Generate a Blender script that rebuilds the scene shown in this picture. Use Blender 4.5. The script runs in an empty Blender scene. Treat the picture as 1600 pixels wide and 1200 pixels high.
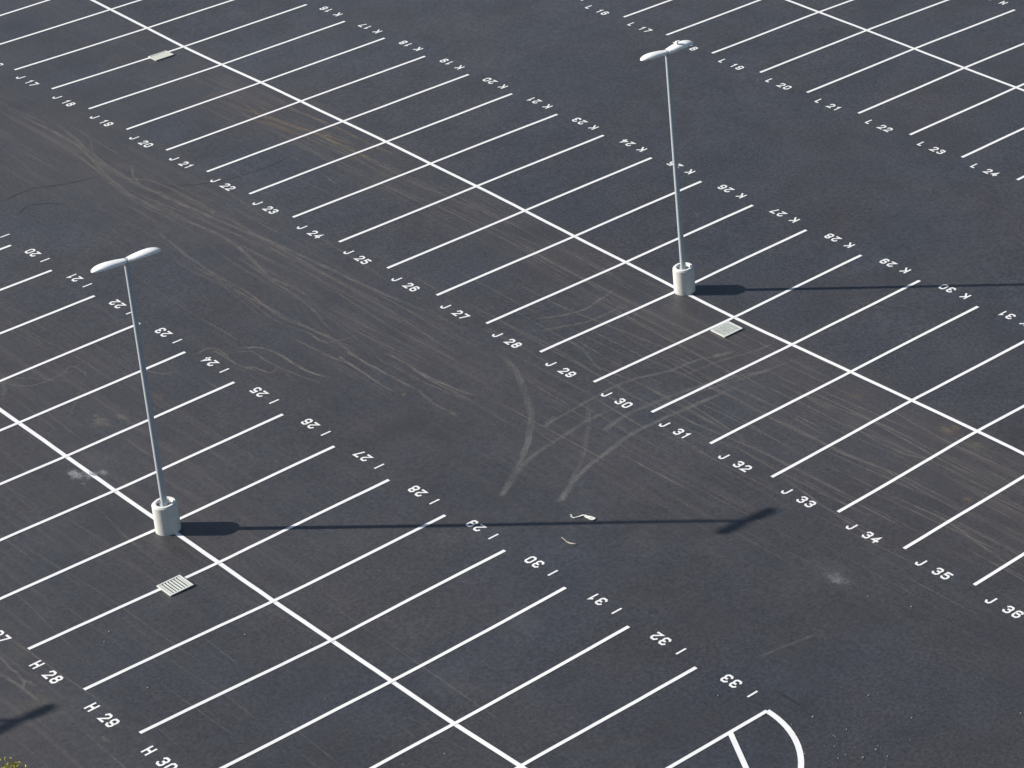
import bpy, bmesh, math, random
from mathutils import Matrix, Vector
S = bpy.context.scene
COL = S.collection
random.seed(7)
U = 2.74                                   # one stall width in metres

# ---------------------------------------------------------------- camera
cam = bpy.data.cameras.new('camera')
camo = bpy.data.objects.new('camera', cam)
COL.objects.link(camo)
cam.sensor_fit = 'HORIZONTAL'
cam.sensor_width = 36.0
cam.lens = 4456.88 / 1600 * 36
cam.shift_x = (800 - 1759.093) / 1600
cam.shift_y = (-33.351 - 600) / 1600
cam.clip_start = 1.0
cam.clip_end = 5000
camo.matrix_world = Matrix(((0.741129, -0.246978, 0.624284, 77.222),
                            (0.671315, 0.283696, -0.684728, -50.959),
                            (-0.007994, 0.926563, 0.376055, 44.098),
                            (0, 0, 0, 1)))
S.camera = camo

# ---------------------------------------------------------------- sky, sun, exposure
SUN_TO = Vector((4.394, 4.056, -3.113)).normalized()      # direction the light travels
el = math.asin(-SUN_TO.z)
az = math.atan2(-SUN_TO.x, -SUN_TO.y)                      # compass angle of the sun, from +Y towards +X
w = bpy.data.worlds.new('World')
S.world = w
w.use_nodes = True
nt = w.node_tree
bg = nt.nodes['Background']
sky = nt.nodes.new('ShaderNodeTexSky')
sky.sky_type = 'NISHITA'
sky.sun_disc = False
sky.sun_elevation = el
sky.sun_rotation = az
sky.dust_density = 0.8
nt.links.new(sky.outputs[0], bg.inputs[0])
bg.inputs[1].default_value = 0.066
sl = bpy.data.lights.new('sun', 'SUN')
sl.energy = 5.0
sl.angle = math.radians(0.55)
sl.color = (1.0, 0.95, 0.87)
slo = bpy.data.objects.new('sun', sl)
COL.objects.link(slo)
slo.rotation_euler = SUN_TO.to_track_quat('-Z', 'Y').to_euler()
S.view_settings.view_transform = 'Standard'
S.view_settings.look = 'None'
S.view_settings.exposure = 0.45
S.view_settings.gamma = 1
S.view_settings.use_curve_mapping = False

# ---------------------------------------------------------------- helpers
def tag(o, label=None, cat=None, group=None, kind=None):
    if label: o['label'] = label
    if cat: o['category'] = cat
    if group: o['group'] = group
    if kind: o['kind'] = kind
    return o

def mesh_obj(name, verts, faces, mat, parent=None, smooth=False):
    me = bpy.data.meshes.new(name)
    me.from_pydata(verts, [], faces)
    me.update()
    if smooth:
        for f in me.polygons: f.use_smooth = True
    if mat: me.materials.append(mat)
    o = bpy.data.objects.new(name, me)
    COL.objects.link(o)
    o.parent = parent
    return o

def empty(name, loc):
    o = bpy.data.objects.new(name, None)
    o.empty_display_size = 0.3
    COL.objects.link(o)
    o.location = loc
    return o

class NT:
    def __init__(s, name):
        s.m = bpy.data.materials.new(name); s.m.use_nodes = True
        s.t = s.m.node_tree; s.b = s.t.nodes['Principled BSDF']
    def n(s, kind, **kw):
        x = s.t.nodes.new('ShaderNode' + kind)
        for k, v in kw.items():
            if hasattr(x, k): setattr(x, k, v)
            else: x.inputs[k.replace('_', ' ')].default_value = v
        return x
    def l(s, a, b): s.t.links.new(a, b)
    def noise(s, vec, scale, detail=4, rough=0.6, dist=0.0):
        x = s.n('TexNoise', Scale=scale, Detail=detail, Roughness=rough, Distortion=dist)
        s.l(vec, x.inputs['Vector']); return x.outputs['Fac']
    def ramp(s, fac, *stops):
        x = s.n('ValToRGB'); e = x.color_ramp.elements
        while len(e) < len(stops): e.new(0.5)
        for i, (p, c) in enumerate(stops):
            e[i].position = p
            e[i].color = (c, c, c, 1) if isinstance(c, (int, float)) else (*c, 1)
        s.l(fac, x.inputs[0]); return x.outputs[0]
    def mix(s, fac, a, b, mode='MIX'):
        x = s.n('Mix', data_type='RGBA', blend_type=mode)
        for i, v in ((0, fac), (6, a), (7, b)):
            if hasattr(v, 'links'): s.l(v, x.inputs[i])
            elif i == 0: x.inputs[0].default_value = v
            else: x.inputs[i].default_value = (*v, 1)
        return x.outputs[2]
    def math(s, op, a, b=None):
        x = s.n('Math', operation=op)
        for i, v in enumerate((a, b)):
            if v is None: continue
            if hasattr(v, 'links'): s.l(v, x.inputs[i])
            else: x.inputs[i].default_value = v
        return x.outputs[0]
    def pos(s, scale=None):
        g = s.n('NewGeometry').outputs['Position']
        if scale is None: return g
        m = s.n('Mapping'); m.inputs['Scale'].default_value = scale
        s.l(g, m.inputs[0]); return m.outputs[0]

# ---------------------------------------------------------------- the lie of the land (gentle drainage swales)
YH, YU, YI, YJ, YS, YK, YL, YT, YM = RY = [-8.793, -6.768, -4.742, -2.037, 0.0, 2.023, 4.746, 6.766, 8.796]
ZN = [[0, 0, 1, 1, 0, 0, -1, -2, -4, -7, -10, -13, -14, -12, -3, 15, 48, 68, 68, 56, 41, 26, 12, -1, -12],
      [-3, -1, 1, 3, 6, 9, 13, 16, 17, 13, 1, -23, -65, -76, -87, -107, -104, -92, -62, -31, 64, 103, 109, 100, 86],
      [-2, -6, -10, -14, -16, -14, -7, 11, 42, 59, 47, 21, -5, -31, -43, -66, -79, -65, -25, -21, -28, -21, -13, -5, 3],
      [3, 2, 0, -3, -7, 9, 28, 56, 75, 78, 66, 25, -8, -37, -53, -53, -40, -28, -34, -61, -56, -27, -4, 15, 31],
      [37, -10, -58, -83, -50, 0, 43, 61, 78, 84, 74, 32, -8, -57, -108, -124, -98, -32, 22, 50, 56, 49, 36, 22, 7],
      [-39, -37, -32, -22, 2, 29, 53, 71, 82, 77, 64, 38, 7, -29, -51, -69, -62, -33, -13, -1, 6, 8, 8, 7, 6],
      [-13, -5, 3, 14, 27, 43, 60, 75, 80, 83, 68, 56, 19, -5, -27, -33, -31, -25, -17, -11, -6, -2, 1, 3, 4],
      [-7, -4, -1, 4, 10, 19, 30, 42, 53, 56, 45, 21, 15, 5, 0, -3, -4, -4, -3, -2, -1, -1, 0, 0, 1],
      [5, 5, 5, 4, 1, -4, -14, -27, -46, -67, -87, -98, -87, -67, -45, -27, -13, -4, 1, 3, 4, 4, 3, 2, 1]]
def cubic(a, b, c, d, t):
    return b + 0.5 * t * (c - a + t * (2 * a - 5 * b + 4 * c - d + t * (3 * (b - c) + d - a)))
def zrow(k, x):
    if k < 0 or k > 8: return 0.0
    r = ZN[k]; t = x + 10
    if t <= 0: return r[0] * max(0, 1 + t / 3)
    if t >= 24: return r[24] * max(0, 1 - (t - 24) / 3)
    i = int(t)
    return cubic(r[max(i-1, 0)], r[i], r[i+1], r[min(i+2, 24)], t - i)
YY = [RY[0] - 3] + RY + [RY[-1] + 3]
def zg(X, Y):
    """height in metres of the lot at X, Y in metres"""
    x, y = X / U, Y / U
    if y <= YY[0] or y >= YY[-1]: return 0.0
    k = 0
    while YY[k+1] < y: k += 1
    f = (y - YY[k]) / (YY[k+1] - YY[k])
    return (zrow(k-1, x) * (1 - f) + zrow(k, x) * f) / 1000

# ---------------------------------------------------------------- asphalt
def gauss(d, s): return math.exp(-0.5 * (d / s) ** 2)
def wear_at(x, y):
    """dusty brown traffic film, in stall units"""
    v = 0.0
    if y < 0.02: v += 0.75 * gauss(y + 0.45, 0.42) * (0.55 + 0.45 * gauss(x - 9, 6) + 0.6 * gauss(x + 4, 2.2))
    v += 0.62 * gauss(y + 2.75, 0.5) * gauss(x - 1, 6.5)
    v += 0.5 * gauss(y + 3.0, 0.6) * gauss(x + 4.5, 2.6)
    v += 0.45 * gauss(y + 1.4, 0.6) * gauss(x - 10.5, 4)
    v += 0.55 * gauss(y + 7.5, 1.6) * gauss(x - 2, 3.2)
    v += 0.35 * gauss(y + 5.9, 0.9) * gauss(x - 1, 3.0)
    v += 0.5 * gauss(y + 9.6, 0.6) * gauss(x - 5, 2.2)
    v += 0.25 * gauss(y + 3.7, 0.5) * gauss(x - 4, 3)
    return min(v, 1.0)
def asphalt():
    M = NT('asphalt'); P = M.pos()
    big = M.noise(P, 0.075, 4, 0.55); mid = M.noise(P, 0.5, 6, 0.65); hue = M.noise(P, 0.21, 5, 0.6, 0.4)
    grain = M.noise(P, 9.0, 3, 0.75); fine = M.noise(P, 38.0, 2, 0.8)
    col = M.mix(M.ramp(hue, (0.36, 0.0), (0.64, 1.0)), (0.0485, 0.0520, 0.0635), (0.0540, 0.0518, 0.0572))
    col = M.mix(1.0, col, M.ramp(big, (0.3, 0.90), (0.7, 1.10)), 'MULTIPLY')
    col = M.mix(1.0, col, M.ramp(mid, (0.34, 0.86), (0.66, 1.12)), 'MULTIPLY')
    col = M.mix(1.0, col, M.ramp(grain, (0.36, 0.70), (0.64, 1.30)), 'MULTIPLY')
    col = M.mix(1.0, col, M.ramp(fine, (0.36, 0.74), (0.64, 1.26)), 'MULTIPLY')
    col = M.mix(1.0, col, M.n('Attribute', attribute_name='tone_slope').outputs['Color'], 'MULTIPLY')
    # dusty film with streaks that run with the traffic
    at = M.n('Attribute', attribute_name='film').outputs['Fac']
    st = M.noise(M.pos((0.09, 2.6, 1)), 1.0, 6, 0.7, 0.35)
    st2 = M.noise(M.pos((0.22, 5.5, 1)), 1.0, 4, 0.7, 0.2)
    lump = M.noise(P, 0.9, 6, 0.7)
    f = M.math('MULTIPLY', at, M.ramp(lump, (0.3, 0.25), (0.65, 1.0)))
    col = M.mix(M.math('MULTIPLY', f, 0.75), col, (0.071, 0.062, 0.0600))
    col = M.mix(M.math('MULTIPLY', at, M.ramp(st, (0.52, 0.0), (0.66, 0.5))), col, (0.118, 0.099, 0.088))
    col = M.mix(M.math('MULTIPLY', at, M.ramp(st2, (0.56, 0.0), (0.70, 0.55))), col, (0.132, 0.112, 0.100))
    # dark oil spots in the bays
    oil = M.noise(P, 0.33, 3, 0.5)
    col = M.mix(M.ramp(oil, (0.56, 0.0), (0.72, 0.45)), col, (0.036, 0.035, 0.039))
    M.l(col, M.b.inputs['Base Color'])
    M.b.inputs['Roughness'].default_value = 0.5
    M.b.inputs['Specular IOR Level'].default_value = 0.6
    bp = M.n('Bump', Strength=0.35, Distance=0.006); M.l(M.noise(P, 26, 3, 0.8), bp.inputs['Height']); M.l(bp.outputs[0], M.b.inputs['Normal'])
    return M.m
def paint():
    M = NT('road_paint'); P = M.pos()
    a = M.noise(P, 3.0, 5, 0.7); b = M.noise(P, 45.0, 2, 0.8)
    col = M.mix(M.ramp(a, (0.35, 0.0), (0.75, 1.0)), (0.88, 0.88, 0.88), (0.79, 0.79, 0.79))
    col = M.mix(M.ramp(b, (0.60, 0.0), (0.74, 0.6)), col, (0.30, 0.30, 0.31))
    M.l(col, M.b.inputs['Base Color']); M.b.inputs['Roughness'].default_value = 0.7
    return M.m
def mark_mat(name, c):
    """rubber, dust and scrape marks: a broken film that thins out towards its edges"""
    M = NT(name)
    uv = M.n('UVMap', uv_map='UVMap').outputs[0]
    sp = M.n('SeparateXYZ'); M.l(uv, sp.inputs[0])
    v = M.math('ABSOLUTE', M.math('SUBTRACT', sp.outputs['Y'], 0.5))
    edge = M.math('SUBTRACT', 1.0, M.math('POWER', M.math('MULTIPLY', v, 2.0), 3.0))
    mp = M.n('Mapping'); mp.inputs['Scale'].default_value = (1.2, 5.0, 1); M.l(uv, mp.inputs[0])
    edge = M.math('MULTIPLY', edge, M.ramp(M.noise(mp.outputs[0], 1.0, 4, 0.7), (0.36, 0.2), (0.58, 1.0)))
    a = M.noise(M.pos(), 1.3, 5, 0.7); g = M.noise(M.pos(), 14, 3, 0.8)
    al = M.math('MULTIPLY', edge, M.math('MULTIPLY', M.ramp(a, (0.32, 0.25), (0.62, 1.0)), M.ramp(g, (0.3, 0.4), (0.6, 1.0))))
    al = M.math('MULTIPLY', al, M.n('Attribute', attribute_name='dens').outputs['Fac'])
    M.b.inputs['Base Color'].default_value = (*c, 1); M.b.inputs['Roughness'].default_value = 0.9
    M.l(al, M.b.inputs['Alpha'])
    return M.m
ASPH, PAINT = asphalt(), paint()
MK = {'g': mark_mat('scrub_mark', (0.21, 0.21, 0.21)), 'w': mark_mat('dust_mark', (0.225, 0.203, 0.190)), 'd': mark_mat('rubber_mark', (0.02, 0.02, 0.022)),
      'o': mark_mat('rust_mark', (0.22, 0.172, 0.125)), 'y': mark_mat('clay_mark', (0.21, 0.20, 0.135)), 'b': mark_mat('chalk_mark', (0.26, 0.27, 0.30))}

def ground():
    xs = [-1500, -600, -200, -80] + [-30 + 2 * i for i in range(7)]
    xs += [-16 + 0.25 * i for i in range(1, 160)] + [26, 30, 40, 80, 200, 600, 1500]
    ys = [-1500, -600, -200, -80, -40, -24, -18, -15, -13, -12.4]
    for a, b in zip(YY[:-1], YY[1:]):
        n = max(1, round((b - a) / 0.25))
        ys += [a + (b - a) * i / n for i in range(n)]
    ys += [YY[-1], 13, 16, 24, 40, 80, 200, 600, 1500]
    V = [(x * U, y * U, zg(x * U, y * U)) for y in ys for x in xs]
    n = len(xs)
    F = [(j*n+i, j*n+i+1, (j+1)*n+i+1, (j+1)*n+i) for j in range(len(ys)-1) for i in range(n-1)]
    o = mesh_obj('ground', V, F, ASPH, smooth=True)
    at = o.data.attributes.new('film', 'FLOAT', 'POINT')
    at.data.foreach_set('value', [wear_at(x, y) for y in ys for x in xs])
    # broad tone slope: asphalt lighter to the north-west, darker to the south-east
    tone_at = o.data.attributes.new('tone_slope', 'FLOAT_COLOR', 'POINT')
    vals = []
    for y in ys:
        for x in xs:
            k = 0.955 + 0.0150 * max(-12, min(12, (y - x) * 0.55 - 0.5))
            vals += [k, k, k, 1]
    tone_at.data.foreach_set('color', vals)
    tag(o, 'dark grey asphalt of the empty parking lot', kind='structure')
ground()

# ---------------------------------------------------------------- flat marks that follow the ground
def ribbon_geo(pts, width, h, closed=False, wob=0.0):
    """mitred strip along pts (metres) h above the ground; returns verts, faces, rows"""
    P = [Vector((p[0], p[1])) for p in pts]
    n = len(P); V = []
    for i in range(n):
        a = P[i-1] if (i or closed) else None
        b = P[(i+1) % n] if (i < n-1 or closed) else None
        d1 = (P[i] - a).normalized() if a is not None else None
        d2 = (b - P[i]).normalized() if b is not None else None
        if d1 is None: d1 = d2
        if d2 is None: d2 = d1
        t = (d1 + d2).normalized() if (d1 + d2).length > 1e-6 else d1
        nrm = Vector((-t.y, t.x)); k = 1 / max(0.45, nrm.dot(Vector((-d1.y, d1.x))))
        ww = width * 0.5 * k
        j = random.uniform(-wob, wob) if wob else 0
        for s in (1, -1):
            q = P[i] + nrm * (s * ww + j)
            V.append((q.x, q.y, zg(q.x, q.y) + h))
    m = n if closed else n - 1
    F = [(2*i, 2*i+1, (2*((i+1) % n))+1, 2*((i+1) % n)) for i in range(m)]
    return V, F
def seg(a, b, step=0.25 * U):
    n = max(1, int(math.ceil((Vector(b) - Vector(a)).length / step)))
    return [tuple(Vector(a).lerp(Vector(b), i / n)) for i in range(n + 1)]
def localise(V, o): return [(x - o[0], y - o[1], z - o[2]) for x, y, z in V]
def strip(name, pts, width, h, label, cat, group, mat=PAINT, wob=0.004):
    ph, am = random.uniform(0, 6.28), random.uniform(.004, .012)
    d = (Vector(pts[-1]) - Vector(pts[0])).normalized()
    pts = [(x - d.y * am * math.sin(ph + i * .55), y + d.x * am * math.sin(ph + i * .55)) for i, (x, y) in enumerate(pts)]
    V, F = ribbon_geo(pts, width, h, wob=wob)
    o = pts[0]; org = (o[0], o[1], zg(*o))
    ob = mesh_obj(name, localise(V, org), F, mat)
    ob.location = org
    return tag(ob, label, cat, group)

LW, SW = 0.120, 0.124
def stall_line(i, off, y0, y1, label, group, jit=0.02):
    x = (i - 25 + off) * U + random.uniform(-jit, jit)
    strip('stall_line', seg((x, y0 * U + random.uniform(-.03, .03)), (x + random.uniform(-jit, jit), y1 * U + random.uniform(-.03, .03))), LW, 0.008, label, 'stall line', group)
def knum(pos): return pos - 2 if pos <= 23 else pos - 1
for i in range(15, 38):
    lab = f'thin white line between stalls J {i-1} and J {i}'
    stall_line(i, 0, YJ, YK, lab, 'white lines between the J and K stalls')
for i in range(16, 26):
    stall_line(i, 5, YL, YM, f'thin white line between stalls L {i-1} and L {i}', 'white lines between the L and M stalls')
for i in range(20, 34):
    stall_line(i, 2, YH, YI, f'thin white line between stalls I {i-1} and I {i}', 'white lines between the H and I stalls')
gp = 'long white lines down the middle of each double row'
strip('divider_line', seg((-11.5*U, 0), (13*U, 0)), SW, 0.005, 'long white divider line between the J stalls and the K stalls', 'divider line', gp)
strip('divider_line', seg((-2*U, YT*U), (8*U, YT*U)), SW, 0.005, 'long white divider line behind the L stalls, farthest from the lamps', 'divider line', gp)
strip('divider_line', seg((-4*U, YU*U), (11*U, YU*U)), SW, 0.005, 'long white divider line between the H stalls and the I stalls', 'divider line', gp)

# the hatched end of the H and I row
def end_island():
    e = empty('row_end_marking', (11*U, YI*U, zg(11*U, YI*U)))
    tag(e, 'white curved outline with a diagonal stripe, closing the row after stall I 33', 'row end marking')
    org = e.location
    def put(name, pts, wd, h):
        V, F = ribbon_geo(pts, wd, h)
        mesh_obj(name, localise(V, org), F, PAINT, e)
    xl = 11 * U
    put('straight_edge', seg((xl, YH*U), (xl, YI*U)), 0.12, 0.008)
    R = 1.23; cx, cy = 11.0, YI - R
    arc = [((cx + R*math.sin(t))*U, (cy + R*math.cos(t))*U) for t in [math.pi/2*k/24 for k in range(25)]]
    low = [((cx + R*math.sin(t))*U, (YH + R + R*math.cos(t))*U) for t in [math.pi/2 + math.pi/2*k/24 for k in range(25)]]
    put('curved_edge', arc + seg(arc[-1], low[0])[1:-1] + low, 0.15, 0.0055)
    put('diagonal_stripe', seg((11.01*U, -5.19*U), (12.12*U, -5.73*U)), 0.14, 0.011)
end_island()

# ---------------------------------------------------------------- painted stall numbers
r8 = lambda x0, y0, x1, y1, c=.22: [(x0+c*(x1-x0), y1), (x1-c*(x1-x0), y1), (x1, y1-c*.8), (x1, y0+c*.8), (x1-c*(x1-x0), y0), (x0+c*(x1-x0), y0), (x0, y0+c*.8), (x0, y1-c*.8)]
GL = {
 '0': [('c', r8(0, 0, 1, 1))],
 '1': [('o', [(.22, .80), (.55, 1), (.55, 0)])],
 '2': [('o', [(0, .78), (.2, 1), (.8, 1), (1, .82), (1, .62), (0, .0), (1.04, 0)])],
 '3': [('o', [(0, .84), (.2, 1), (.8, 1), (1, .84), (1, .66), (.78, .53), (.45, .53)]), ('o', [(.78, .53), (1, .38), (1, .16), (.8, 0), (.2, 0), (0, .16)])],
 '4': [('o', [(1.06, .3), (0, .3), (.72, 1), (.72, 0)])],
 '5': [('o', [(.98, 1), (.1, 1), (.05, .58), (.78, .6), (1, .42), (1, .16), (.8, 0), (.2, 0), (0, .14)])],
 '6': [('o', [(.98, .84), (.8, 1), (.2, 1), (0, .82), (0, .18), (.2, 0), (.8, 0), (1, .18), (1, .4), (.8, .56), (.05, .56)])],
 '7': [('o', [(0, 1), (1, 1), (.42, 0)])],
 '8': [('c', r8(.04, .54, .96, 1, .2)), ('c', r8(0, 0, 1, .54, .2))],
 '9': [('o', [(.02, .16), (.2, 0), (.8, 0), (1, .18), (1, .82), (.8, 1), (.2, 1), (0, .82), (0, .6), (.2, .44), (.95, .44)])],
 'H': [('o', [(0, 0), (0, 1)]), ('o', [(1, 0), (1, 1)]), ('o', [(.05, .5), (.95, .5)])],
 'I': [('o', [(.5, 0), (.5, 1)])],
 'J': [('o', [(.85, 1), (.85, .2), (.65, 0), (.2, 0), (0, .22)])],
 'K': [('o', [(0, 0), (0, 1)]), ('o', [(1, 1), (.1, .45)]), ('o', [(.35, .55), (1, 0)])],
 'L': [('o', [(.15, 1), (.15, 0), (.85, 0)])],
 'M': [('o', [(0, 0), (0, 1), (.5, .35), (1, 1), (1, 0)])],
}
GH, GW, GS = 0.122 * U, 0.090 * U, 0.062          # glyph height, width, stroke
def glyph(ch, ox, oy, sgn, lift):
    """ox, oy: centre of the glyph's baseline (metres); sgn +1 reads along +x, -1 turned half round"""
    V, F = [], []
    for k, (kind, pts) in enumerate(GL[ch]):
        w_, h_ = GW - GS, GH - GS
        if kind == 'o':          # let the stroke ends reach the glyph's edge
            pts = list(pts)
        q = [(ox + sgn * ((px - .5) * w_), oy + sgn * (GS/2 + py * h_)) for px, py in pts]
        if kind == 'o':
            a, b = Vector(q[0]), Vector(q[1]); q[0] = tuple(a + (a - b).normalized() * GS * .45)
            a, b = Vector(q[-1]), Vector(q[-2]); q[-1] = tuple(a + (a - b).normalized() * GS * .45)
        v, f = ribbon_geo(q, GS, lift + k * 0.0006, closed=(kind == 'c'))
        F += [tuple(i + len(V) for i in ff) for ff in f]; V += v
    return V, F
def stall_number(letter, num, pos, off, side, label, group):
    """side -1: numbers that stand below their bays (J, H, L), +1: the other way round (K, I, M)"""
    row = {'J': YJ, 'K': YK, 'I': YI, 'H': YH, 'L': YL, 'M': YM}[letter]
    x0 = (pos - 25 + off) * U + random.uniform(-.03, .03); yr = row * U + random.uniform(-.02, .02)
    sgn = -side                                   # reading direction
    base = yr + side * (GH + 0.045)
    fr = [(letter, .305)] + list(zip(str(num), (.545, .668)))
    e = empty('stall_number', (x0 + .5 * U, base, zg(x0 + .5 * U, base)))
    tag(e, label, 'stall number', group)
    for k, (ch, f) in enumerate(fr):
        gx = x0 + (f if sgn > 0 else 1 - f) * U
        V, F = glyph(ch, gx, base, sgn, 0.006)
        mesh_obj('letter' if k == 0 else 'digit', localise(V, e.location), F, PAINT, e)
for n in range(16, 37): stall_number('J', n, n, 0, -1, f'white painted number J {n} on the asphalt', 'stall numbers along the J row')
for pos in range(18, 33): stall_number('K', knum(pos), pos, 0, 1, f'white painted number K {knum(pos)}, upside down', 'stall numbers along the K row')
for n in range(16, 25): stall_number('L', n, n, 5, -1, f'white painted number L {n} on the asphalt', 'stall numbers along the L row')
stall_number('M', 19, 20, 5, 1, 'painted letter M cut by the top edge beyond the L stalls', 'stall numbers along the M row')
for n in range(19, 34): stall_number('I', n, n, 2, 1, f'white painted number I {n}, upside down', 'stall numbers along the I row')
for n in range(27, 31): stall_number('H', n, n, 2, -1, f'white painted number H {n} on the asphalt', 'stall numbers along the H row')

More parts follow.
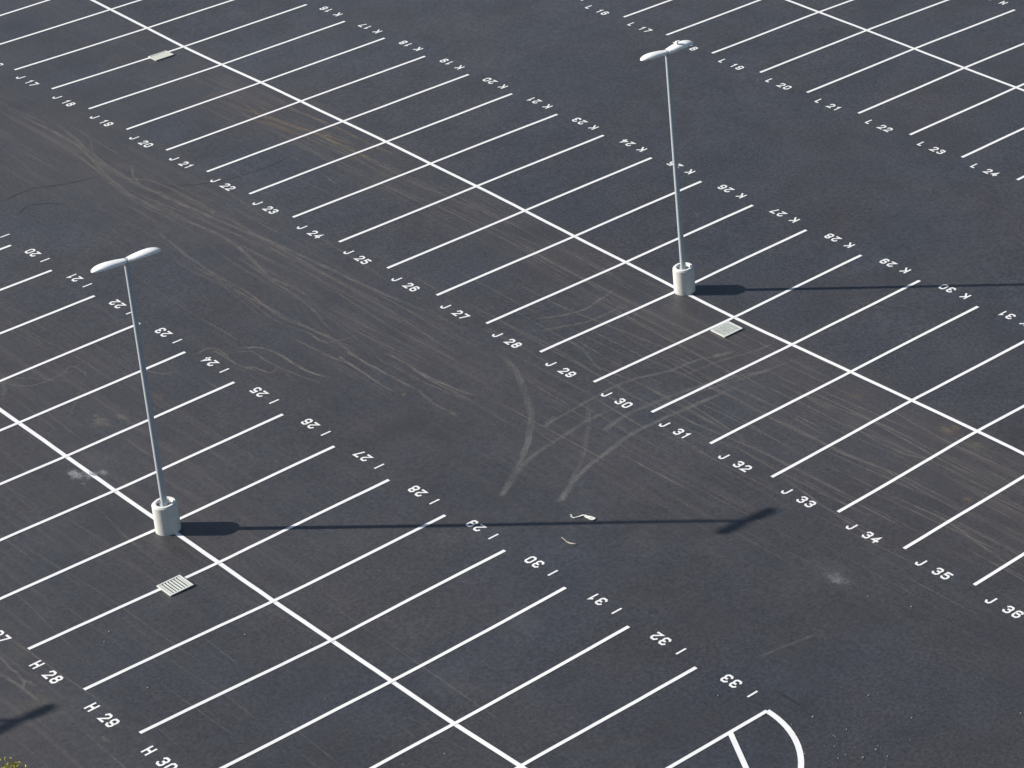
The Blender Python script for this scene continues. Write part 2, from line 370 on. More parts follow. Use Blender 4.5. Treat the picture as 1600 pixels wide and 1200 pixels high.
# ---------------------------------------------------------------- tyre marks, drag marks and blotches
MARKS = [["s",0.16,0.3,"g",[[15.43,-1.57],[15.0,-2.55],[14.86,-3.65],[14.47,-4.64],[14.39,-5.66],[14.54,-7.23],[14.61,-7.95],[14.7,-8.21]]],
 ["s",0.22,0.3,"g",[[17.18,-1.62],[16.7,-2.45],[16.36,-3.48],[16.14,-4.41],[16.05,-5.32],[16.0,-6.06],[16.06,-6.69],[16.21,-7.14]]],
 ["s",0.22,0.38,"g",[[17.19,-2.66],[17.09,-4.19],[16.99,-5.98],[16.98,-6.85],[17.21,-7.79],[17.43,-8.71],[17.76,-9.52],[18.32,-10.45]]],
 ["s",0.2,0.3,"g",[[15.4,-5.68],[15.36,-7.1],[15.49,-7.96],[15.61,-8.8],[15.84,-9.72],[16.35,-10.55],[16.83,-11.39]]],
 ["s",0.24,0.3,"g",[[9.86,-6.41],[11.19,-6.72],[12.57,-7.36],[13.94,-8.15],[15.04,-9.11],[15.96,-10.17],[16.8,-11.33]]],
 ["s",0.2,0.2,"g",[[14.28,-6.26],[15.92,-7.58],[17.03,-8.68],[17.86,-9.78],[18.27,-10.41]]],
 ["s",0.13,0.4,"w",[[9.09,-4.35],[9.49,-3.75],[9.75,-2.94],[9.57,-2.07],[9.35,-1.32]]],
 ["s",0.15,0.3,"w",[[9.82,-4.81],[10.15,-4.06],[10.48,-3.3],[10.48,-2.38],[10.51,-1.77]]],
 ["s",0.12,0.25,"g",[[10.75,-4.51],[11.69,-4.54],[12.77,-4.88],[13.33,-5.02]]],
 ["t",0.14,0.38,"w",[[-19.3,-7.57],[-17.15,-7.49],[-15.05,-7.43],[-13.19,-7.55],[-10.34,-8.15],[-7.76,-8.35],[-5.73,-8.18],[-3.46,-7.98],[-1.66,-8.12],[0.33,-8.51],[1.77,-8.37],[3.56,-8.58]]],
 ["t",0.14,0.4,"w",[[-17.22,-6.95],[-14.76,-7.18],[-12.51,-7.53],[-9.85,-7.74],[-7.89,-7.68],[-5.85,-7.51],[-3.87,-7.34],[-1.89,-7.1],[0.2,-6.96],[2.2,-6.81],[4.16,-6.66],[5.34,-6.5],[8.39,-6.22]]],
 ["t",0.1,0.35,"w",[[-5.7,-9.16],[-3.97,-9.41],[-2.46,-9.55],[-0.93,-9.63],[0.96,-9.57],[3.02,-9.74],[4.78,-9.48],[6.92,-9.49]]],
 ["t",0.1,0.3,"w",[[-18.65,-7.91],[-16.0,-7.81],[-12.63,-7.91],[-9.63,-8.36],[-6.85,-8.49],[-4.79,-8.0]]],
 ["t",0.1,0.3,"w",[[-7.87,-7.4],[-6.63,-7.14],[-4.21,-7.13],[-1.4,-7.16],[1.28,-7.18],[4.21,-7.19],[7.48,-7.03]]],
 ["t",0.1,0.3,"w",[[-14.36,-6.69],[-12.18,-7.66],[-10.22,-7.78],[-8.96,-7.26],[-6.63,-7.14],[-3.87,-7.34]]],
 ["t",0.09,0.3,"w",[[-10.89,-6.84],[-10.32,-7.32],[-8.87,-7.71],[-7.76,-7.57]]],
 ["d",0.14,0.35,"d",[[-11.61,-11.61],[-11.74,-10.4],[-11.22,-9.43],[-10.88,-8.34]]],
 ["d",0.12,0.3,"d",[[-8.31,-7.24],[-7.21,-5.79],[-6.93,-3.92],[-7.17,-2.72]]],
 ["d",0.12,0.3,"d",[[-10.2,-11.69],[-10.58,-11.12],[-10.23,-10.56],[-9.54,-10.11]]],
 ["t",0.12,0.42,"o",[[-13.53,-1.95],[-11.62,-1.72],[-9.84,-1.55],[-8.05,-1.19],[-5.97,-0.84]]],
 ["t",0.16,0.5,"o",[[-11.27,-1.72],[-9.94,-1.49],[-8.53,-1.31],[-6.06,-1.21],[-3.73,-1.28]]],
 ["t",0.12,0.4,"o",[[-11.14,-0.72],[-10.3,-0.61],[-8.2,-0.45],[-6.2,-0.47],[-3.74,-0.47]]],
 ["t",0.1,0.35,"o",[[-14.06,-2.7],[-13.96,-1.69],[-12.47,-1.52],[-10.3,-1.79],[-8.23,-1.78]]],
 ["t",0.1,0.35,"w",[[-5.41,-1.22],[-2.17,-1.28],[0.58,-1.09],[3.28,-0.94]]],
 ["t",0.1,0.3,"w",[[-2.68,-2.0],[0.81,-1.79],[4.34,-1.72],[7.71,-1.66],[10.94,-1.6],[14.1,-1.58]]],
 ["t",0.1,0.35,"w",[[-2.94,-9.74],[-1.05,-9.74],[0.64,-9.74],[2.34,-9.68],[3.94,-9.58],[5.3,-9.44],[6.65,-9.31]]],
 ["t",0.1,0.35,"w",[[-1.75,-8.45],[0.62,-8.59],[2.9,-8.72],[5.08,-9.2]]],
 ["t",0.09,0.6,"w",[[6.45,-9.92],[6.9,-9.94],[8.22,-10.0],[9.59,-10.01]]],
 ["t",0.09,0.55,"w",[[6.35,-9.58],[7.06,-9.58],[8.5,-9.54],[10.05,-9.49]]],
 ["t",0.09,0.5,"w",[[7.38,-8.86],[7.94,-8.78],[9.33,-8.8],[10.86,-8.67],[11.73,-8.45]]],
 ["t",0.08,0.4,"w",[[11.81,-8.74],[10.08,-8.86],[8.7,-8.84]]],
 ["t",0.1,0.5,"w",[[9.99,-9.45],[11.16,-9.62],[12.03,-9.54]]],
 ["t",0.1,0.55,"w",[[3.72,-11.74],[4.25,-11.26],[5.15,-11.1],[6.55,-11.09],[7.45,-10.85]]],
 ["t",0.08,0.45,"w",[[3.16,-12.35],[3.81,-12.3],[4.5,-12.32],[5.44,-12.1]]],
 ["t",0.08,0.45,"w",[[5.03,-12.47],[5.1,-12.09],[5.74,-11.93],[5.71,-11.54]]],
 ["t",0.08,0.4,"w",[[3.07,-12.97],[3.09,-12.31],[3.67,-12.21],[4.17,-12.3]]],
 ["t",0.08,0.4,"w",[[4.41,-10.25],[5.96,-10.15],[7.09,-9.97],[7.73,-10.03]]],
 ["t",0.08,0.4,"w",[[4.41,-9.7],[5.33,-9.74],[5.65,-9.34],[5.82,-8.75]]],
 ["t",0.08,0.35,"w",[[0.17,-17.8],[0.97,-17.24],[1.1,-16.32],[0.82,-15.85],[1.24,-15.73],[1.89,-15.82]]],
 ["t",0.08,0.35,"w",[[2.53,-14.44],[3.31,-14.21],[3.57,-13.82]]],
 ["t",0.08,0.3,"w",[[0.11,-17.35],[0.77,-16.86],[1.66,-16.29]]],
 ["t",0.08,0.3,"w",[[6.01,-16.85],[7.3,-16.89]]],
 ["t",0.2,0.3,"g",[[-0.14,-17.57],[0.44,-17.82],[1.24,-18.26]]],
 ["t",0.08,0.2,"w",[[1.74,-15.91],[2.81,-16.71],[3.61,-17.47]]],
 ["s",0.24,0.32,"g",[[14.43,-7.62],[14.58,-7.97],[14.73,-8.23]]],
 ["s",0.24,0.32,"g",[[16.03,-6.62],[16.15,-7.0],[16.23,-7.21]]],
 ["s",0.24,0.32,"g",[[15.43,-1.51],[15.31,-1.78],[15.17,-2.18]]],
 ["s",0.24,0.32,"g",[[17.17,-1.56],[17.06,-1.82],[16.85,-2.21]]],
 ["s",0.24,0.32,"g",[[14.21,-8.49],[15.01,-9.04],[15.42,-9.53]]],
 ["s",0.24,0.32,"g",[[16.33,-10.66],[16.6,-11.05],[16.84,-11.38]]],
 ["s",0.24,0.32,"g",[[17.95,-9.8],[18.16,-10.15],[18.35,-10.43]]],
 ["s",0.14,0.28,"g",[[15.41,-3.7],[15.54,-2.29],[15.88,-1.01],[15.95,-0.28]]],
 ["s",0.14,0.25,"g",[[16.2,-5.59],[16.49,-4.1],[16.94,-2.45],[17.34,-0.19]]],
 ["t",0.09,0.32,"w",[[16.63,-5.2],[18.31,-5.12],[20.51,-4.92],[22.67,-4.86],[24.76,-4.8]]],
 ["t",0.09,0.32,"w",[[19.33,-5.2],[21.58,-5.27],[23.49,-5.21],[25.55,-5.14]]],
 ["t",0.09,0.32,"w",[[16.82,-2.34],[19.09,-2.27],[21.38,-2.28],[23.38,-2.08],[25.42,-1.98],[27.49,-1.98],[28.5,-1.98]]],
 ["t",0.09,0.32,"w",[[21.27,-2.18],[23.58,-2.28],[24.84,-1.94]]],
 ["t",0.09,0.32,"w",[[16.18,-3.33],[19.25,-3.43],[22.05,-3.4],[24.95,-3.07]]],
 ["t",0.09,0.32,"w",[[18.68,-1.9],[21.29,-1.68],[23.8,-1.45]]],
 ["t",0.09,0.32,"w",[[21.91,-3.53],[24.48,-3.13],[27.07,-3.1]]],
 ["t",0.09,0.32,"w",[[12.1,-5.06],[14.84,-4.73],[16.68,-4.75],[19.11,-4.81]]],
 ["t",0.09,0.32,"w",[[10.85,-5.09],[13.64,-5.27],[15.57,-5.33]]],
 ["t",0.09,0.32,"w",[[21.76,-0.81],[24.38,-0.96],[27.16,-0.86]]],
 ["t",0.09,0.32,"w",[[6.52,-3.35],[9.14,-3.28],[11.98,-2.95],[14.76,-2.66]]],
 ["t",0.09,0.32,"w",[[7.01,-5.22],[9.59,-5.13],[12.1,-5.06]]],
 ["t",0.09,0.32,"w",[[27.75,-3.78],[29.24,-3.76],[30.26,-3.8]]],
 ["t",0.09,0.32,"w",[[26.74,-3.79],[28.84,-4.11],[30.51,-4.31]]],
 ["t",0.09,0.32,"w",[[22.08,-5.42],[24.53,-5.67],[26.8,-5.83]]],
 ["t",0.12,0.22,"g",[[28.24,-11.74],[28.42,-10.79],[28.64,-9.71]]],
 ["d",0.1,0.35,"d",[[29.49,-12.28],[30.1,-12.28],[30.78,-12.29]]],
 ["t",0.09,0.45,"w",[[13.13,-24.75],[14.03,-24.82],[14.6,-24.87],[15.03,-24.94],[15.34,-25.24]]],
 ["t",0.09,0.45,"w",[[13.98,-25.19],[15.07,-25.08],[16.03,-25.07]]],
 ["t",0.09,0.4,"w",[[14.85,-24.88],[15.4,-24.8]]],
 ["t",0.12,0.4,"g",[[18.58,-24.74],[18.8,-24.79],[18.91,-24.73]]]]
BLOTS = [[4.47,-16.89,0.45,0.6,"w"],[4.08,-16.8,0.15,0.6,"o"],[4.8,-16.83,0.2,0.5,"o"],[4.73,-16.32,0.3,0.6,"w"],[4.53,-14.93,0.3,0.35,"o"],[4.26,-16.16,0.5,0.3,"w"],[6.61,-18.87,0.34,2.0,"b"],[6.47,-18.91,0.16,2.4,"b"],[6.92,-18.6,0.35,1.3,"b"],[7.07,-18.28,0.25,0.9,"b"],[7.22,-18.97,0.1,0.6,"b"],[-3.29,-1.58,0.6,0.4,"y"],[-6.04,-1.2,0.4,0.35,"y"],[23.92,-0.51,0.35,0.5,"o"],[24.0,-0.27,0.25,0.5,"o"],[25.17,-0.58,0.4,0.4,"y"],[27.0,-2.73,0.25,0.55,"o"],[9.97,-9.92,0.14,0.7,"y"],[12.0,-9.57,0.16,0.7,"y"],[27.14,-7.82,0.45,0.8,"b"],[27.12,-7.92,0.25,0.8,"b"],[26.66,-7.84,1.2,0.18,"b"],[27.13,-6.38,1.2,0.12,"b"],[17.31,-13.75,0.8,0.15,"b"],[6.36,-18.08,1.0,0.15,"b"],[23.1,-17.55,1,0.16,"b"],[22.25,-14.75,0.9,0.2,"b"],[21.84,-10.26,1.0,0.1,"b"],[16.25,-25.21,0.9,0.28,"y"],[13.66,-24.35,0.6,0.25,"y"],[20.46,-0.91,0.3,0.3,"o"],[7.32,3.82,0.2,0.3,"w"],[11.49,7.86,0.12,0.5,"w"]]
def smooth(pts, n=5):
    P = [Vector(p) for p in pts]; P = [2*P[0]-P[1]] + P + [2*P[-1]-P[-2]]; out = []
    for i in range(1, len(P) - 2):
        for k in range(n):
            t = k / n; out.append(Vector([cubic(P[i-1][c], P[i][c], P[i+1][c], P[i+2][c], t) for c in (0, 1)]))
    out.append(P[-2]); return out
def wear_obj(name, items, mat, label):
    V, F, UVs, D = [], [], [], []
    for v, f, uv, d in items:
        F += [tuple(i + len(V) for i in ff) for ff in f]; V += v; UVs += uv; D += d
    o = mesh_obj(name, V, F, mat)
    u = o.data.uv_layers.new(name='UVMap')
    for lp in o.data.loops: u.data[lp.index].uv = UVs[lp.vertex_index]
    a = o.data.attributes.new('dens', 'FLOAT', 'POINT'); a.data.foreach_set('value', D)
    tag(o, label, kind='stuff')
lift = [0.0012]
def nxt():
    lift[0] += 0.00004; return lift[0]
bag = {k: [] for k in MK}
TWINS = []
for m in MARKS:
    if m[0] == 't' and len(m[4]) > 4 and random.random() < .75:
        k = random.choice((-1, 1)) * random.uniform(.22, .45); q = [(x + random.gauss(0, .03), y + k + random.gauss(0, .05)) for x, y in m[4]]
        a = random.randint(0, len(q) // 3); TWINS.append([m[0], m[1] * .8, m[2] * .6, m[3], q[a:a + random.randint(4, len(q))]])
for kind, wd, dens, c, pts in MARKS + TWINS:
    P = smooth(pts)
    if kind == 't':
        P = [p + Vector((random.gauss(0, .011), random.gauss(0, .011))) for p in P]
    V, F = ribbon_geo([(p.x, p.y) for p in P], wd * (1.15 if kind == 't' else 1.0), nxt())
    n = len(P); D = []
    for i in range(n):
        t = i / (n - 1); fade = min(1, t * 6 + .15, (1 - t) * 6 + .15)
        D += [dens * (2.1 if kind == 't' else 2.1) * fade * (random.uniform(.7, 1) if kind == 't' else 1)] * 2
    bag[c].append((V, F, [(i * .4 + lift[0] * 9e4, s) for i in range(n) for s in (0.0, 1.0)], D))
for x, y, r, a, c in BLOTS:
    ang = random.uniform(0, 6.28); k = 18; h = nxt()
    V = [(x, y, zg(x, y) + h)]; UV = [(0, .5)]; D = [a * (1.6 if r < .5 else 1.0)]
    for i in range(k):
        t = 2 * math.pi * i / k; rr = r * random.uniform(.6, 1.25)
        q = (x + rr * math.cos(t) * 1.3, y + rr * math.sin(t) * .8)
        V.append((*q, zg(*q) + h)); UV.append((0, 1.0)); D.append(0.0)
    bag[c].append((V, [(0, 1 + i, 1 + (i + 1) % k) for i in range(k)], UV, D))
# many fine scratches left by plough blades and dragged loads
def scratches(n, x0, x1, ym, ys, a0, a1, c='w', wd=.05):
    for _ in range(n):
        y = random.gauss(ym, ys) * U; x = random.uniform(x0, x1) * U; L = random.uniform(1.0, 7.0); th = random.gauss(0, .045); b = random.gauss(0, .01)
        if ym > -2 and y > -.2: continue
        pts = [(x + L * t / 6, y + math.tan(th) * L * t / 6 + b * t * t * .05) for t in range(7)]
        V, F = ribbon_geo(pts, random.uniform(.6, 1.3) * wd, nxt()); al = random.uniform(a0, a1) * 1.9
        D = [al * min(1, t * .5 + .1, (6 - t) * .5 + .1) for t in range(7) for _s in (0, 1)]
        bag[c].append((V, F, [(t * .8 + lift[0] * 9e4, s) for t in range(7) for s in (0.0, 1.0)], D))
lift[0] = 0.0030
def nxt():
    lift[0] += 0.000006; return lift[0]
scratches(110, 3, 13, -1.1, .75, .2, .55)
scratches(70, -5, 4, -.45, .35, .2, .5)
scratches(50, -4, 9, -2.5, .35, .15, .45)
scratches(26, -9, 3, -3.1, .45, .15, .45)
scratches(40, -5, 4, -6.0, .9, .12, .32)
scratches(34, -1, 9, -7.7, .6, .12, .3, 'g')
scratches(14, 3, 9, -9.7, .5, .15, .4)
NM = {'g': ('tyre_scuffs', 'pale curved tyre scuffs in the aisle'), 'w': ('dust_trails', 'dusty brown drag trails along the aisle and bays'), 'd': ('rubber_traces', 'faint dark rubber traces in the aisle'),
      'o': ('rust_streaks', 'ochre streaks beside the divider line'), 'y': ('clay_smears', 'yellowish clay smears on the asphalt'), 'b': ('chalky_stains', 'pale bluish stains on the asphalt')}
for c, items in bag.items(): wear_obj(NM[c][0], items, MK[c], NM[c][1])

# ---------------------------------------------------------------- solid-object materials
def plain(name, c, rough, metal=0.0, var=0.12, scale=6.0, dirt=None, bump=0.0):
    M = NT(name); P = M.n('TexCoord').outputs['Object']
    a = M.noise(P, scale, 6, 0.65)
    col = M.mix(M.ramp(a, (0.3, 0.0), (0.7, 1.0)), tuple(k * (1 - var) for k in c), tuple(min(1, k * (1 + var)) for k in c))
    if dirt:
        col = M.mix(M.ramp(M.noise(P, scale * .45, 5, 0.7), (0.52, 0.0), (0.72, 0.7)), col, dirt)
    M.l(col, M.b.inputs['Base Color']); M.b.inputs['Roughness'].default_value = rough; M.b.inputs['Metallic'].default_value = metal
    if bump:
        bp = M.n('Bump', Strength=bump, Distance=0.01); M.l(M.noise(P, 40, 4, .7), bp.inputs['Height']); M.l(bp.outputs[0], M.b.inputs['Normal'])
    return M.m
CONC = plain('pier_concrete', (0.60, 0.60, 0.57), 0.85, 0, .06, 5, (0.50, 0.49, 0.46), .35)
RIM = plain('pier_rim', (0.78, 0.78, 0.75), 0.8, 0, .04, 9, (0.66, 0.65, 0.62), .25)
GALV = plain('galvanised_pole', (0.40, 0.43, 0.46), 0.5, 0.0, .05, 3)
HEAD = plain('lamp_housing', (0.90, 0.90, 0.89), 0.42, 0, .04, 4)
GLASS = plain('lamp_lens', (0.42, 0.43, 0.42), 0.15, 0, .04, 4)
GROUT = plain('dark_grout', (0.26, 0.24, 0.23), 0.9, 0, .2, 9)  # darker grey-brown floor of the pier recess
DARK = plain('dark_rubber', (0.03, 0.03, 0.035), 0.6, 0, .1, 8)
STEEL = plain('grate_steel', (0.66, 0.69, 0.65), 0.55, .0, .10, 8, (0.52, 0.53, 0.46), .2)
GREEN = plain('grate_steel_weathered', (0.60, 0.63, 0.57), 0.6, .0, .10, 8, (0.50, 0.52, 0.44), .2)
PIT_SHADE = plain('pit_shade', (0.03, 0.032, 0.03), 0.9, 0, .2, 8)  # near-black: shade down in the pit put into the colour
PAPER = plain('paper', (0.78, 0.77, 0.72), 0.7, 0, .08, 9)
CARD = plain('card', (0.52, 0.47, 0.38), 0.8, 0, .12, 9)
STONE = plain('pebble', (0.30, 0.30, 0.29), 0.9, 0, .2, 20)
LEAF = plain('yellow_leaf', (0.42, 0.38, 0.03), 0.6, 0, .45, 30)
LEAFG = plain('green_leaf', (0.10, 0.17, 0.02), 0.6, 0, .4, 30)
TWIG = plain('twig', (0.10, 0.07, 0.04), 0.9, 0, .2, 30)

def lathe(prof, n=48):
    """prof: (radius, z) outwards going up"""
    V, F = [], []
    for r, z in prof:
        V += [(r * math.cos(2*math.pi*i/n), r * math.sin(2*math.pi*i/n), z) for i in range(n)]
    for k in range(len(prof) - 1):
        F += [(k*n+i, k*n+(i+1) % n, (k+1)*n+(i+1) % n, (k+1)*n+i) for i in range(n)]
    return V, F
def crease(o, ang=35):
    me = o.data; bm = bmesh.new(); bm.from_mesh(me)
    for e in bm.edges: e.smooth = not (len(e.link_faces) == 2 and e.calc_face_angle(0) > math.radians(ang))
    for f in bm.faces: f.smooth = True
    bm.to_mesh(me); bm.free()
    return o
def box_geo(c, s, rot=0):
    V = []
    for dz in (-.5, .5):
        for dx, dy in ((-.5, -.5), (.5, -.5), (.5, .5), (-.5, .5)):
            X, Y = dx*s[0], dy*s[1]
            V.append((c[0] + X*math.cos(rot) - Y*math.sin(rot), c[1] + X*math.sin(rot) + Y*math.cos(rot), c[2] + dz*s[2]))
    return V, [(3, 2, 1, 0), (4, 5, 6, 7), (0, 1, 5, 4), (1, 2, 6, 5), (2, 3, 7, 6), (3, 0, 4, 7)]
def join(*gs):
    V, F = [], []
    for v, f in gs:
        F += [tuple(i + len(V) for i in ff) for ff in f]; V += v
    return V, F
def mo(name, g, mat, parent=None, cr=True):
    o = mesh_obj(name, g[0], g[1], mat, parent)
    return crease(o) if cr else o

def luminaire(side, with_cell):
    """long shallow rounded housing from the pole outwards along +y (side 1) or -y (side -1)"""
    V, F = [], []; n = 20
    L = [(0.02, .108, .078, 0), (0.10, .128, .084, 0), (0.16, .142, .090, .002), (0.24, .152, .094, .006), (0.36, .160, .102, .010), (0.52, .172, .108, .012), (0.68, .168, .104, .008), (0.80, .148, .090, 0), (0.88, .116, .070, -.010), (0.945, .072, .045, -.02), (0.975, .024, .018, -.026)]
    for y, wx, hz, dz in L:
        for i in range(n):
            t = 2*math.pi*i/n; cz = math.sin(t)
            q = lambda v, e: math.copysign(abs(v) ** e, v)
            V.append((wx*1.08*q(math.cos(t), .85), side*y, (hz*.72*q(cz, .7) if cz > 0 else hz*.62*cz) + dz))
    for k in range(len(L)-1):
        for i in range(n):
            q = (k*n+i, k*n+(i+1) % n, (k+1)*n+(i+1) % n, (k+1)*n+i)
            F.append(q if side < 0 else q[::-1])
    F.append(tuple((len(L)-1)*n+i for i in range(n))[::-side]); F.append(tuple(range(n))[::side])
    return V, F
def lens_geo(side):
    V, F = [], []; n = 24; rings = 5
    for k in range(rings):
        a = k/(rings-1)*math.pi/2
        for i in range(n):
            t = 2*math.pi*i/n
            V.append((.118*math.cos(a)*math.cos(t), side*.56 + .25*math.cos(a)*math.sin(t), -.038 - .062*math.sin(a)))
    for k in range(rings-1):
        F += [(k*n+i, (k+1)*n+i, (k+1)*n+(i+1) % n, k*n+(i+1) % n) for i in range(n)]
    return V, F

HB, HT = 0.904, 8.53
def street_lamp(x, y, label, turn, cell, pier_label=None, open_lens=False):
    e = empty('parking_lot_lamp', (x, y, zg(x, y) - 0.02))
    tag(e, label, 'lamp post', 'twin headed lamp posts of the lot')
    e.rotation_euler.z = 0
    R = .345
    pier = [(R, 0), (R, .40), (R, HB-.045)] + ([(R-.03, HB-.0125)] if not cell else [(R-.004, HB-.06), (R-.034, HB-.0125)])
    b = mo('concrete_base', lathe(pier), CONC, e)
    rim = [(R-.035, HB-.0125), (R-.05, HB), (R-.115, HB), (R-.122, HB-.02), (R-.125, HB-.12)]
    mo('rim', lathe(rim), RIM, b)
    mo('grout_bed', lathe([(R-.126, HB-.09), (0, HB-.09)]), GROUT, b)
    pl = [(.088, HB-.088), (.086, 2.2), (.079, 5.2), (.070, HT-.10), (.070, HT+.01), (.06, HT+.022), (0, HT+.024)]
    p = mo('pole', lathe(pl, 28), GALV, e)
    g = join(lathe([(.15, HB-.0875), (.15, HB-.06), (.10, HB-.055), (.09, HB-.02), (.0835, HB+.03)], 24), *[lathe([(.016, HB-.06), (.016, HB-.01), (0, HB-.009)], 8) for _ in range(1)])
    mo('base_plate', lathe([(.15, HB-.0875), (.15, HB-.062), (.10, HB-.056), (.096, HB-.02), (.0885, HB+.03)], 24), GALV, p)
    for k in range(4):
        v, f = lathe([(.014, HB-.06), (.014, HB-.005), (0, HB-.004)], 8)
        a = math.pi/4 + k*math.pi/2
        mo('anchor_bolt', ([(q[0]+.125*math.cos(a), q[1]+.125*math.sin(a), q[2]) for q in v], f), GALV, p)
    for side in (-1, 1):
        h = mo('lamp_head', luminaire(side, False), HEAD, e)
        h.location = (0, 0, HT - .035); h.rotation_euler.z = turn; h.rotation_euler.x = side * math.radians(1.5)
        if cell and side == 1:
            h.rotation_euler.x = math.radians(4.5); h.scale = (1.12, 1.0, 1.3)
        ln = mo('lens', lens_geo(side), GLASS, h)
        if cell and side == 1:
            c = mo('photocell', lathe([(.045, .07), (.045, .15), (.036, .17), (0, .172)], 16), HEAD, h)
            c.location = (0, .40, .0)
    return e
street_lamp(4.080*U, -6.782*U, 'twin headed lamp post at the corner of stalls I 26 and I 27', -.10, False)
street_lamp(4.062*U, .036*U, 'twin headed lamp post at the corner of stalls J 28 and J 29', -.10, True)
street_lamp(1.63*U, -13.43*U, 'lamp post outside the frame whose head casts the shadow near H 28', -.10, False)

# ---------------------------------------------------------------- drain grates
def grate(x0, y0, x1, y1, nb, mat, label, along='x'):
    cx, cy = (x0+x1)/2*U, (y0+y1)/2*U; sx, sy = (x1-x0)*U, (y1-y0)*U
    e = empty('drain_grate', (cx, cy, zg(cx, cy)+.016))
    tag(e, label, 'drain grate', 'storm drain grates in the stalls')
    fw = .05; hz = .028
    fr = join(box_geo((0, sy/2-fw/2, hz/2), (sx, fw, hz)), box_geo((0, -sy/2+fw/2, hz/2), (sx, fw, hz)),
              box_geo((-sx/2+fw/2, 0, hz/2), (fw, sy-2*fw, hz)), box_geo((sx/2-fw/2, 0, hz/2), (fw, sy-2*fw, hz)))
    mo('frame', fr, mat, e, False)
    inx, iny = sx-2*fw, sy-2*fw
    bars = []
    for k in range(nb):
        t = (k+.5)/nb
        if along == 'x': bars.append(box_geo((0, -iny/2 + t*iny, hz/2-.002), (inx, iny/nb*.5, hz-.006)))
        else: bars.append(box_geo((-inx/2 + t*inx, 0, hz/2-.002), (inx/nb*(.55 if nb == 8 else .74), iny, hz-.006)))
    if along == 'q': bars += [box_geo((s*inx/4, 0, hz/2-.004), (.022, iny, hz-.012)) for s in (-1, 1)]
    elif nb == 8: bars += [box_geo((0, s*iny/4, hz/2-.004), (inx, .022, hz-.012)) for s in (-1, 1)]
    mo('bars', join(*bars), mat, e, False)
    mo('pit_shade_plate', box_geo((0, 0, .002), (inx-.002, iny-.002, .004)), PIT_SHADE, e, False)  # thin dark plate at ground level, painted as the pit's shade
grate(4.932, -7.412, 5.192, -7.157, 7, STEEL, 'slotted metal drain grate on the line between stalls H 27 and H 28')
grate(5.048, -.400, 5.298, -.124, 8, STEEL, 'pale metal drain grate in stall J 30 below the lamp post', 'y')
grate(-7.03, -.545, -6.82, -.262, 12, GREEN, 'small greenish drain grate on the line between stalls J 17 and J 18')

# ---------------------------------------------------------------- litter
def scrap(name, pts, widths, mat, label, th=.012):
    """a curled strip lying on the asphalt: pts (x, y, lift)"""
    o0 = pts[0]; org = (o0[0], o0[1], zg(o0[0], o0[1]))
    V, F = [], []; n = len(pts)
    for i, (x, y, h) in enumerate(pts):
        a = Vector(pts[max(i-1, 0)][:2]); b = Vector(pts[min(i+1, n-1)][:2]); t = (b-a).normalized(); nr = Vector((-t.y, t.x)); w_ = widths[i]/2
        for s, dz in ((1, 0), (-1, .01), (-1, .01+th), (1, th)):
            q = Vector((x, y)) + nr*s*w_
            V.append((q.x-org[0], q.y-org[1], zg(q.x, q.y)-org[2]+.006+h+dz))
    for i in range(n-1):
        F += [(4*i+k, 4*i+(k+1) % 4, 4*i+4+(k+1) % 4, 4*i+4+k) for k in range(4)]
    F += [(3, 2, 1, 0), tuple(4*(n-1)+k for k in range(4))]
    o = mesh_obj(name, V, F, mat); o.location = org
    return o
def litter():
    e = empty('paper_scrap', (19.38, -10.6, zg(19.38, -10.6)))
    tag(e, 'crumpled white paper scrap with a thin tail, beside the long pole shadow in the aisle', 'litter')
    t = scrap('tail', [(19.13, -10.66, .0), (19.22, -10.72, .0), (19.33, -10.71, .0), (19.40, -10.56, .005), (19.42, -10.45, .01)], [.05, .04, .04, .05, .06], PAPER, None)
    b = scrap('crumpled_sheet', [(19.43, -10.44, .01), (19.55, -10.44, .005), (19.66, -10.42, .015), (19.76, -10.40, .005), (19.84, -10.39, .01)], [.07, .11, .15, .17, .11], PAPER, None, .008)
    for o in (t, b):
        l = o.location.copy(); o.parent = e; o.location = l - e.location
    o = scrap('card_strip', [(19.86, -11.55, .0), (20.0, -11.57, .004), (20.14, -11.59, .0), (20.27, -11.59, .005), (20.36, -11.56, .01), (20.43, -11.51, .0)], [.035, .035, .04, .06, .075, .05], CARD, None, .006)
    tag(o, 'thin beige strip lying in the aisle beside stall I 30', 'litter')
litter()
PEB = [[29.58, -7.42], [31.6, -10.86], [33.35, -12.24], [32.94, -12.89], [33.34, -12.68], [33.76, -12.24], [35.03, -8.84], [28.73, -13.4], [25.51, -19.45], [17.29, -19.94], [17.58, -22.92], [14.53, -22.28], [14.86, -22.61], [21.32, -20.13], [32.17, -13.53], [32.91, -13.1], [33.1, -10.78], [31.19, -12.39], [31.02, -12.95], [28.35, -7.85]]
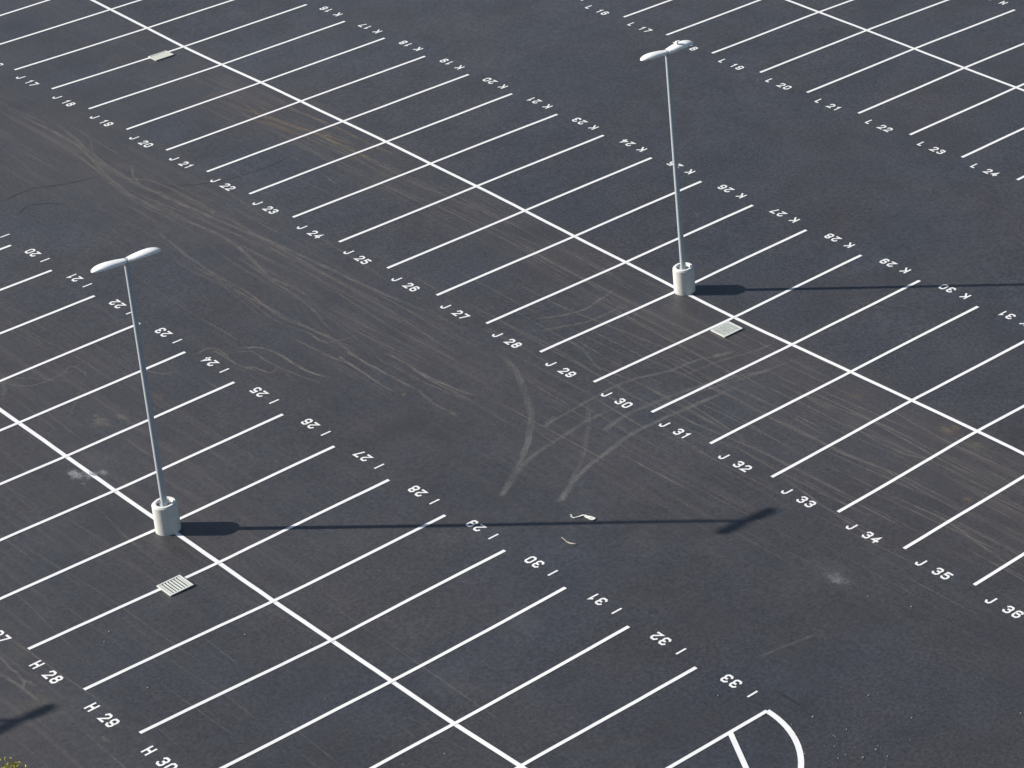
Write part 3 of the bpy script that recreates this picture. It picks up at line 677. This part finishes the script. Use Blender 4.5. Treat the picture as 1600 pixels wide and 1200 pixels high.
def pebbles():
    gs = []
    spots = [(x, y, random.uniform(.016, .026)) for x, y in PEB]
    for _ in range(110):
        x, y = random.uniform(-25, 38), random.uniform(-26, 22)
        spots.append((x, y, random.uniform(.006, .016)))
    for _ in range(26):
        spots.append((random.gauss(33.2, .9), random.gauss(-12.6, .7), random.uniform(.008, .02)))
    for x, y, r in spots:
        bm = bmesh.new(); bmesh.ops.create_icosphere(bm, subdivisions=1, radius=r)
        V = [(x + v.co.x*random.uniform(.8, 1.3), y + v.co.y*random.uniform(.8, 1.3), zg(x, y) + .003 + r*.35 + v.co.z*.5) for v in bm.verts]
        F = [tuple(v.index for v in f.verts) for f in bm.faces]; bm.free(); gs.append((V, F))
    o = mo('gravel', join(*gs), STONE, None, False)
    tag(o, 'loose pale grit scattered over the asphalt', kind='stuff')
pebbles()

# ---------------------------------------------------------------- weed clump at the edge
def shrub(x, y):
    e = empty('yellow_shrub', (x, y, zg(x, y)))
    tag(e, 'yellow leaved little shrub in the bottom corner, by the blurred lamp head shadow', 'shrub')
    rnd = random.Random(3)
    V, F, tips = [], [], []
    for k in range(9):
        a = rnd.uniform(0, 6.28); L = rnd.uniform(.32, .6); lean = rnd.uniform(.1, .5)
        pr = None
        for s in range(6):
            t = s/5; r = .014*(1-t*.8)
            c = Vector((math.cos(a)*lean*t*L, math.sin(a)*lean*t*L, L*t))
            ring = [(c.x + r*math.cos(q), c.y + r*math.sin(q), c.z) for q in (0, 1.57, 3.14, 4.71)]
            st = len(V); V += ring
            if pr is not None: F += [(pr+i, pr+(i+1) % 4, st+(i+1) % 4, st+i) for i in range(4)]
            pr = st
            if s > 1: tips.append(c)
    mesh_obj('stems', V, F, TWIG, e)
    for nm, mat, cnt in (('leaves', LEAF, 300), ('lower_leaves', LEAFG, 260)):
        V, F = [], []
        for _ in range(cnt):
            c = rnd.choice(tips) + Vector([rnd.gauss(0, .09) for _ in range(3)])
            if nm == 'lower_leaves': c.z *= .7
            d1 = Vector([rnd.gauss(0, 1) for _ in range(3)]).normalized()*rnd.uniform(.03, .06); d2 = Vector([rnd.gauss(0, 1) for _ in range(3)]).cross(d1).normalized()*rnd.uniform(.012, .025)
            st = len(V); V += [tuple(c-d1), tuple(c+d2), tuple(c+d1), tuple(c-d2)]; F.append((st, st+1, st+2, st+3))
        mesh_obj(nm, V, F, mat, e)
shrub(18.63, -27.21)
